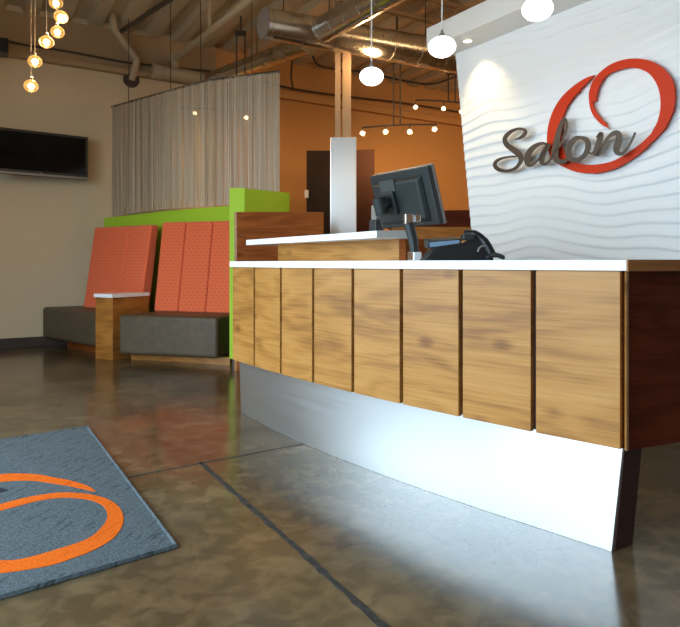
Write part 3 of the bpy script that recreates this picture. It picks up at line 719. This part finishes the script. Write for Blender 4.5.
dsp = float((c_-LW0)@LWN); m = MB(); m.tube([(*c_, spc[2]), (*(c_-LWN*(dsp-.005)), spc[2])], .02, 8); m.build('bracket', 'dark', spk)

# ------------------------------------------------------------------ small glowing globe cluster
def globe(px_, py_, Y, label):
    c = at(px_, py_, Y); t = empty('globe_pendant', (c[0], c[1], c[2]-.04), label, 'pendant lamp', 'small amber globe pendants')
    m = MB(); m.ellipsoid(c, .049, .043, 24, 14); m.build('glass', 'amber', t, smooth=80)
    m = MB(); m.ellipsoid((c[0], c[1], c[2]-.002), .018, .018, 12, 8); m.build('bulb', 'bulb', t, smooth=80)
    m = MB(); m.lathe((c[0], c[1], c[2]+.038), [(.015, 0), (.015, .02), (.004, .03)], 12); m.build('cap', 'chrome', t, smooth=40)
    m = MB(); m.tube([(c[0], c[1], c[2]+.065), (c[0]+.0, c[1], CEIL+.03)], .0016, 6); m.build('cord', 'bezelgrey', t)
    L = bpy.data.lights.new('globe_glow', 'POINT'); L.energy = 5.0; L.color = (1, .58, .24); L.shadow_soft_size = .05
    lo_ = bpy.data.objects.new('globe_glow', L); COL.objects.link(lo_); lo_.location = W((c[0], c[1], c[2]-.07))
    return c
gl = [(31, 86, 4.55, 'lowest amber globe pendant of the hanging cluster, above the television'), (35, 61.5, 4.62, 'second lowest amber globe pendant of the hanging cluster'),
      (46.5, 42, 4.5, 'third amber globe pendant counting up from the lowest of the cluster'), (57.5, 32, 4.65, 'fourth amber globe pendant counting up from the lowest of the cluster'),
      (61, 17, 4.55, 'second highest visible amber globe pendant of the hanging cluster'), (56, 3, 4.7, 'topmost visible amber globe pendant of the hanging cluster')]
GL = [globe(*g) for g in gl]

# ------------------------------------------------------------------ white globe pendants over the desk
def pendant(px_, py_, Y, label):
    c = at(px_, py_, Y); t = empty('white_pendant', (c[0], c[1], c[2]-.06), label, 'pendant lamp', 'white globe pendants over the desk')
    m = MB(); m.ellipsoid(c, .081, .059, 32, 18); m.build('glass_shade', 'globe', t, smooth=80)
    m = MB(); m.lathe((c[0], c[1], c[2]+.052), [(.026, 0), (.022, .014), (.008, .034), (.006, .05)], 16); m.build('cap', 'bezelgrey', t, smooth=40)
    m = MB(); m.tube([(c[0], c[1], c[2]+.095), (c[0], c[1], CEIL)], .0045, 8); m.build('stem', 'plate', t)
    m = MB(); m.lathe((c[0], c[1], CEIL-.03), [(.06, .03), (.06, .012), (.012, 0)][::-1], 16); m.build('canopy', 'plate', t)
    return c
PEN = [pendant(371.5, 76.5, 4.29, 'smallest and farthest white globe pendant, hanging in front of the metal duct'), pendant(442, 47, 3.72, 'middle white globe pendant hanging beside the soffit corner'),
       pendant(537.5, 9.0, 3.38, 'largest and nearest white globe pendant, above the orange-red ring sign')]

# ================================================================== CEILING SERVICES
def pipe_obj(name, pts, r, mt, label, cat, n=16, group=None, k=0, smooth=50):
    m = MB(); m.tube(smoothcurve(pts, k) if k else pts, r, n); return tag(m.build(name, mt, smooth=smooth), label, cat, group)
def duct(name, p, q, r, label, bands=6, r2=None):
    r2 = r2 or r
    p, q = np.array(p), np.array(q); t = empty(name, (*((p+q)/2)[:2], min(p[2], q[2])-r), label, 'duct', 'round metal ceiling ducts')
    m = MB(); m.tube([p+(q-p)*i/12 for i in range(13)], [r+(r2-r)*i/12 for i in range(13)], 32); m.build('tube', 'duct', t, smooth=40)
    d = unit(q-p)
    for i in range(bands+1):
        c = p+(q-p)*(i/bands*.97+.015); m = MB(); m.tube([c-d*.006, c+d*.006], r+(r2-r)*(i/bands*.97+.015)+.004, 32); m.build('seam', 'duct', t, smooth=40)
    return t
D1a, D1b = at(264, 23, 6.0), at(470, 60, 7.27)
t = duct('spiral_duct', D1a, (np.array(D1a)+(np.array(D1b)-np.array(D1a))*1.25), .142, 'large round metal duct with closed end crossing behind the pendants', 9, .185)
dd_ = unit(np.array(D1b)-np.array(D1a)); m = MB(); m.tube([np.array(D1a)-dd_*.012, np.array(D1a)-dd_*.001], .145, 32); m.build('end_cap', 'bezelgrey', t, smooth=40)
for u in (.08, .75):
    c = np.array(D1a)+(np.array(D1b)-np.array(D1a))*u; m = MB(); m.tube([(c[0], c[1], c[2]+.16), (c[0], c[1], CEIL+.03)], .006, 6); m.build('hanger', 'dark', t)
D2a = np.array(at(322, 30, 6.02)); D2d = np.array(at(390, -8, 5.25))-D2a
t2 = duct('spiral_duct', D2a, D2a+D2d*2.2, .118, 'round metal duct branching off the large duct towards the viewer', 10)
D3a = np.array(at(213, 79, 8.40)); D3b = np.array(at(307, 44, 7.42))
t3 = duct('spiral_duct', D3a, D3b, .105, 'thin dark metal duct sloping behind the string curtain', 5)
for tt_2, c, r_ in ((t2, D2a+D2d*.12, .11), (t2, D2a+D2d*1.8, .11), (t3, D3a+(D3b-D3a)*.5, .10)):
    m = MB(); m.tube([(c[0], c[1], c[2]+r_), (c[0], c[1], CEIL+.06)], .006, 6); m.build('hanger', 'dark', tt_2)
# pipes
pipe_obj('vent_pipe', [wp(106, 16, .35), wp(107.5, 36, .35), wp(111, 41, .33), wp(130, 60, .20), wp(133, 66, .18), wp(131, 80, .04)], .045, 'pipe', 'cream bent vent pipe entering the cream wall beside the string curtain', 'pipe', k=3)
c = wp(131, 80, .03); m = MB(); m.tube([np.array([*V2(c), c[2]])-np.array([*LWN, 0])*.03, np.array([*V2(c), c[2]])+np.array([*LWN, 0])*.0], .10, 24); tag(m.build('pipe_collar', 'dark', smooth=40), 'dark round collar where the bent vent pipe meets the wall', 'collar')
sp = empty('sprinkler_pipe', wp(152, 73, .12), 'cream horizontal pipe along the wall, partly behind the string curtain', 'pipe')
a, b = np.array(wp(157, 73.8, .12)), np.array(wp(200, 80.9, .12))
m = MB(); m.tube([a, b], .085, 20); m.build('run', 'pipe', sp, smooth=40)
m = MB(); d_ = unit(b-a); m.tube([a-d_*.10, a+d_*.02], .105, 20); m.build('end_fitting', 'pipe', sp, smooth=40, bevel=.01)
v0 = np.array(wp(172, 74, .12)); v1 = np.array(wp(172, 62, .12))
m = MB(); m.tube([v0, v1], .05, 14); m.build('riser', 'pipe', sp, smooth=40)
v2 = np.array(at(250, -1, 5.9)); v2[2] = min(v2[2], CEIL-.10)
m = MB(); m.tube([v1, v2, v2+(v2-v1)*.5*np.array([1, 1, 0])], .036, 14); m.build('branch', 'pipe', sp, smooth=40)
m = MB(); m.tube([v1-np.array([0, 0, .04]), v1+np.array([0, 0, .05])], .065, 14); m.build('elbow', 'pipe', sp, smooth=40, bevel=.01)
h = v1+(v2-v1)*.55; m = MB(); m.tube([h, (h[0], h[1], CEIL+.03)], .022, 8); m.build('hanger', 'pipe', sp)
ja, jb = at(121, 31.5, 7.45), at(225, -3, 6.1); ja = np.array(ja); jb = np.array(jb); jz = CEIL-.09
ja[2] = min(ja[2], CEIL-.06); jb[2] = CEIL-.06
m = MB(); m.tube([ja, jb, jb+(jb-ja)*1.2*np.array([1, 1, 0])], .026, 8); tag(m.build('ceiling_rod', 'dark'), 'dark ribbed steel rod under the ceiling deck above the curtain', 'rod')
cab = [wp(-8, 40, .13), wp(20, 47.5, .13), wp(60, 53.5, .13), wp(95, 60, .13), wp(130, 66, .13), wp(180, 71, .13), wp(230, 77, .13), wp(285, 90, .13), wp(340, 98, .13), wp(400, 105, .13), wp(470, 116, .13)]
pipe_obj('wall_cable', cab, .014, 'dark', 'dark cable running along the top of the long wall', 'cable', n=6, k=5)
# droopy conduit on the rear upper wall
pipe_obj('conduit', [at(313, 56, 8.4), at(318, 65, 8.4), at(335, 69, 8.6), at(365, 72, 8.8), at(400, 80, 9.0), at(430, 84, 9.0), at(455, 77, 9.0), at(470, 70, 9.0)], .016, 'dark', 'dark sagging cable under the ceiling behind the farthest pendant', 'cable', n=6, k=5)
pipe_obj('drop_cable', [at(292, 62, 8.3), at(291, 78, 8.5), wp(289, 90, .13)], .014, 'dark', 'short dark vertical cable dropping to the rear wall right of the curtain', 'cable', n=6)
# joists over the salon
for i, (a_, lab) in enumerate(((-5.6, 'dark steel joist under the ceiling deck near the rear wall'), (-3.9, 'dark steel joist under the ceiling deck above the duct'), (-2.2, 'dark steel joist under the ceiling deck nearest the viewer'))):
    m = MB()
    for z in (CEIL-.28, CEIL-.04): m.prism([ab(a_-.03, 3.2), ab(a_+.03, 3.2), ab(a_+.03, bE), ab(a_-.03, bE)], z, z+.035)
    k = 0; b_ = 3.25
    while b_ < bE-.4:
        p = ab(a_, b_); q = ab(a_, b_+.22); r_ = ab(a_, b_+.44)
        m.tube([(*p, CEIL-.26), (*q, CEIL-.03)], .010, 5); m.tube([(*q, CEIL-.03), (*r_, CEIL-.26)], .010, 5); b_ += .44
    tag(m.build('ceiling_joist', 'beam'), lab, 'joist', 'steel ceiling joists')
# track lights
HALO = []
def track(name, p, q, rods, heads, label, Y, rodtop):
    p, q = np.array(p), np.array(q); t = empty(name, tuple((p+q)/2-np.array([0, 0, .1])), label, 'track light', 'halogen track lights')
    mid = (p+q)/2+np.array([0, -.06, .0])
    m = MB(); m.tube(smoothcurve([p, mid, q], 8), .010, 8); m.build('bar', 'dark', t, smooth=50)
    tops = []
    for px_ in rods:
        u = np.clip((px_-(CX+FPX*p[0]/p[1]))/((CX+FPX*q[0]/q[1])-(CX+FPX*p[0]/p[1])), 0, 1); c = p+(q-p)*u; c[1] -= .06*(1-abs(2*u-1))
        z = 1+(HY-rodtop)*c[1]/FPX; tops.append((c[0], c[1], z)); m = MB(); m.tube([tuple(c), (c[0], c[1], z)], .010, 6); m.build('rod', 'dark', t)
    if len(tops) > 1:
        c = (np.array(tops[0])+np.array(tops[1]))/2; m = MB(); m.box((c[0], c[1], c[2]+.02), (.13, .06, .05)); m.build('bracket', 'dark', t)
        m = MB(); m.tube([(c[0], c[1], c[2]+.04), (c[0], c[1], CEIL+.03)], .012, 6); m.build('stem', 'dark', t)
    for hx, hy in heads:
        u = (hx-(CX+FPX*p[0]/p[1]))/((CX+FPX*q[0]/q[1])-(CX+FPX*p[0]/p[1])); u = min(max(u, 0), 1); c = p+(q-p)*u
        hpos = np.array(at(hx, hy, c[1]-.02)); d = unit((-.15, -.75, -.5))
        m = MB(); m.tube([hpos-d*.055, hpos-d*.035, hpos-d*.002], [.012, .030, .038], 14); hd = m.build('head', 'bezelgrey', t, smooth=40)
        m = MB(); m.ellipsoid(tuple(hpos+d*.004), .021, .021, 14, 10); m.build('lamp', 'halogen', hd, smooth=80)
        m = MB(); m.tube([tuple(hpos-d*.05), (c[0], c[1]-.06*(1-abs(2*u-1)), c[2])], .007, 6); m.build('stalk', 'dark', hd)
        HALO.append(hpos)
    return t
track('track_light', at(362, 127.5, 7.6), at(437, 124.5, 7.5), (393.5, 400), [(362.5, 133), (385.5, 131.5), (409.5, 131.5), (434.5, 129)], 'lower halogen track with four lit heads hanging before the orange wall', 7.5, 63)
track('track_light', at(416, 100, 8.2), at(480, 105.5, 8.0), (448, 455), [(415.5, 107), (443.5, 108.5), (461.5, 111.5)], 'upper halogen track running behind the white wave wall edge', 8, 74)
track('track_light', at(180, 108, 7.9), at(262, 112, 7.5), (238, 246), [(194.5, 113), (246, 117.5)], 'halogen track glimpsed through the string curtain', 7.7, 35)

# ================================================================== REAR OF THE SALON
cx0, cx1 = at(330.2, 0, 6.6), at(356.6, 0, 6.6); zc = 1+126*6.6/FPX
col = empty('steel_column', (*at(343.5, 0, 6.7)[:2], 0), 'brushed metal column with two slim posts rising behind the desk', 'column'); col['kind'] = 'structure'
m = MB(); m.prism([(cx0[0], 6.6), (cx1[0], 6.6), (cx1[0]-.01, 6.84), (cx0[0], 6.84)], 0, zc); m.build('casing', 'colsteel', col, bevel=.006)
for a_, b_ in ((335, 340.5), (342.5, 351)):
    p, q = at(a_, 0, 6.7), at(b_, 0, 6.7); m = MB(); m.prism([(p[0], 6.68), (q[0], 6.68), (q[0], 6.76), (p[0], 6.76)], zc, CEIL+.05); m.build('post', 'beam', col)
# door behind the column
dY = 8.1; zd = 1+112.5*dY/FPX
m0 = MB(); 
dr = empty('door_1', (*at(340, 0, dY)[:2], 0), 'tall dark brown door behind the brushed metal column', 'door'); dr['kind'] = 'structure'
p, q, r_ = at(306.5, 0, dY), at(346, 0, dY), at(374.5, 0, dY)
m = MB(); m.prism([(p[0], dY), (q[0], dY), (q[0], dY+.06), (p[0], dY+.06)], 0, zd); m.build('dark_leaf', 'doorw', dr)
m = MB(); m.prism([(q[0]+.003, dY-.01), (r_[0], dY-.01), (r_[0], dY+.06), (q[0]+.003, dY+.06)], 0, zd+.01); m.build('red_leaf', 'doorr', dr)
c = at(306.2, 194, dY-.02); m = MB(); m.box((c[0]+.005, c[1], c[2]), (.05, .03, .10)); m.build('hinge_plate', 'plate', dr, bevel=.003)
# low cabinet glimpsed right of the monitor
bY = 6.1; p, q = at(392, 0, bY), at(520, 0, bY); lc = empty('low_cabinet', (*at(456, 0, bY)[:2], 0), 'low wood cabinet with dark top board seen between monitor and white wall', 'cabinet')
z0_, z1_, z2_ = 1+(HY-227)*bY/FPX, 1+(HY-226)*bY/FPX, 1+(HY-210)*bY/FPX
m = MB(); m.prism([(p[0], bY), (q[0], bY), (q[0], bY+.35), (p[0], bY+.35)], 0, z0_); m.build('body', 'armwood', lc)
m = MB(); m.prism([(p[0]-.02, bY+.02), (q[0]+.02, bY+.02), (q[0]+.02, bY+.33), (p[0]-.02, bY+.33)], z0_, z2_); m.build('upper_board', 'sidewood', lc)

# ================================================================== ENTRANCE MAT
c1_, c2_ = V2(flr(88, 428)), V2(flr(178, 548.5)); c3_ = V2(flr(0, 607)); c0_ = V2(flr(0, 440))
lft = unit((c0_-c1_)+(c3_-c2_))
mat_pts = [c1_, c1_+lft*1.30, c2_+lft*1.30, c2_]
rug = empty('entrance_mat', (*(sum(mat_pts)/4), 0), 'slate blue entrance mat with orange brush loop lying on the concrete floor', 'mat')
m = MB(); m.prism([tuple(p) for p in mat_pts], 0.0005, .010); m.build('mat_body', 'rug', rug, bevel=.003)
ctr = sum(mat_pts)/4
m = MB()
for i in range(4):
    a, b = mat_pts[i], mat_pts[(i+1) % 4]; m.tube([(*(a+(ctr-a)*.008), .010), (*(b+(ctr-b)*.008), .010)], .006, 6)
m.build('hem', 'rug', rug, smooth=60)
def z4(pts): return [(x/4.821, 460+y/4.821) for x, y in pts]
lo_out = [(0, 215), (90, 190), (190, 170), (290, 158), (390, 161), (470, 174), (530, 195), (575, 230), (595, 275), (588, 320), (555, 370), (500, 410), (430, 445), (350, 475), (260, 505), (160, 525), (60, 540), (0, 547), (-100, 549), (-200, 535), (-280, 500), (-330, 440), (-345, 370), (-325, 290), (-275, 215), (-195, 145), (-100, 92), (0, 70), (80, 66), (180, 70), (260, 85), (340, 100), (420, 125), (460, 151)]
lo_in = [(445, 152), (400, 141), (330, 126), (260, 115), (180, 103), (100, 100), (0, 108), (-85, 132), (-165, 180), (-230, 245), (-268, 315), (-275, 380), (-255, 435), (-200, 470), (-110, 485), (0, 485), (80, 482), (180, 460), (280, 430), (370, 402), (440, 370), (490, 325), (515, 285), (514, 247), (488, 216), (440, 196), (370, 185), (290, 183), (190, 197), (90, 222), (0, 246), (-60, 262)]
poly = [(p[0], p[1]) for p in smoothcurve(lo_out, 4)]+[(p[0], p[1]) for p in smoothcurve(lo_in, 4)]
m = MB(); m.prism([tuple(flr(x, y, .010)[:2]) for x, y in z4(poly)], .0102, .0116); m.build('orange_loop', 'rugorange', rug)
tip = [(-160, 190), (-90, 150), (-40, 132), (0, 134), (40, 146), (0, 158), (-40, 152), (-85, 172), (-140, 210)]
m = MB(); m.prism([tuple(flr(x, y, .010)[:2]) for x, y in z4(tip)], .0102, .0118); m.build('dark_lettering', 'rugdark', rug)

# ================================================================== LIGHT
w = bpy.data.worlds.new('World'); scene.world = w; w.use_nodes = True
bg = w.node_tree.nodes['Background']; bg.inputs['Color'].default_value = (.67, .865, 1.0, 1); bg.inputs['Strength'].default_value = 8.6
def area(name, loc, target, sx, sy, energy, col, portal=False):
    L = bpy.data.lights.new(name, 'AREA'); L.shape = 'RECTANGLE'; L.size = sx; L.size_y = sy; L.energy = energy; L.color = col
    o = bpy.data.objects.new(name, L); COL.objects.link(o); o.location = W(loc)
    d = Vector(W(target))-Vector(W(loc)); o.rotation_euler = d.to_track_quat('-Z', 'Y').to_euler()
    if portal: L.cycles.is_portal = True
    return o
c = ab((WIN_A0+WIN_A1)/2, bS-.02); c2 = c+B
area('window_portal', (*c, (WZ0+WZ1)/2), (*c2, (WZ0+WZ1)/2), WIN_A1-WIN_A0, WZ1-WZ0, 1, (1, 1, 1), True)
def point(name, loc, e, col, r=.05):
    L = bpy.data.lights.new(name, 'POINT'); L.energy = e; L.color = col; L.shadow_soft_size = r
    o = bpy.data.objects.new(name, L); COL.objects.link(o); o.location = W(loc); return o
def spot(name, loc, target, e, col, ang, blend=.6, r=.04):
    L = bpy.data.lights.new(name, 'SPOT'); L.energy = e; L.color = col; L.spot_size = math.radians(ang); L.spot_blend = blend; L.shadow_soft_size = r
    o = bpy.data.objects.new(name, L); COL.objects.link(o); o.location = W(loc)
    d = Vector(W(target))-Vector(W(loc)); o.rotation_euler = d.to_track_quat('-Z', 'Y').to_euler(); return o
WARM = (1.0, .60, .28)
for i, p in enumerate(PEN): point('pendant_glow', (p[0], p[1], p[2]-.13), 3, (1, .82, .6), .08)
for i, p in enumerate(HALO):
    spot('halogen_beam', (p[0], p[1]-.1, p[2]-.06), (p[0]+.6, p[1]+2.0, 1.6), 35, WARM, 110, .9)
spot('recessed_beam', (LAMP[0], LAMP[1], SOF-.02), (LAMP[0]-WN[0]*.10+WD[0]*.05, LAMP[1]-WN[1]*.10+WD[1]*.05, 2.0), 26, (1, .76, .36), 88, 1.0, .02)
for a_, b_, e in ((-5.0, 7.6, 110), (-1.5, 6.0, 70), (-5.5, 3.6, 45)):  # added warm fill for the unseen salon's ambient light, no fixtures built
    p = ab(a_, b_); point('salon_warm_fill', (*p, 3.1), e, WARM, .12)

cam = bpy.data.cameras.new('camera'); co = bpy.data.objects.new('camera', cam); COL.objects.link(co)
co.location = W((0, 0, EYE)); co.rotation_euler = (math.radians(90), 0, ROT)
cam.sensor_fit = 'HORIZONTAL'; cam.sensor_width = 36; cam.lens = FPX/680*36; cam.shift_y = -(313.5-HY)/680; cam.clip_start = .05
scene.camera = co
vs_ = scene.view_settings; vs_.view_transform = 'Standard'; vs_.look = 'None'; vs_.exposure = 0.05; vs_.gamma = 1.0; vs_.use_curve_mapping = False
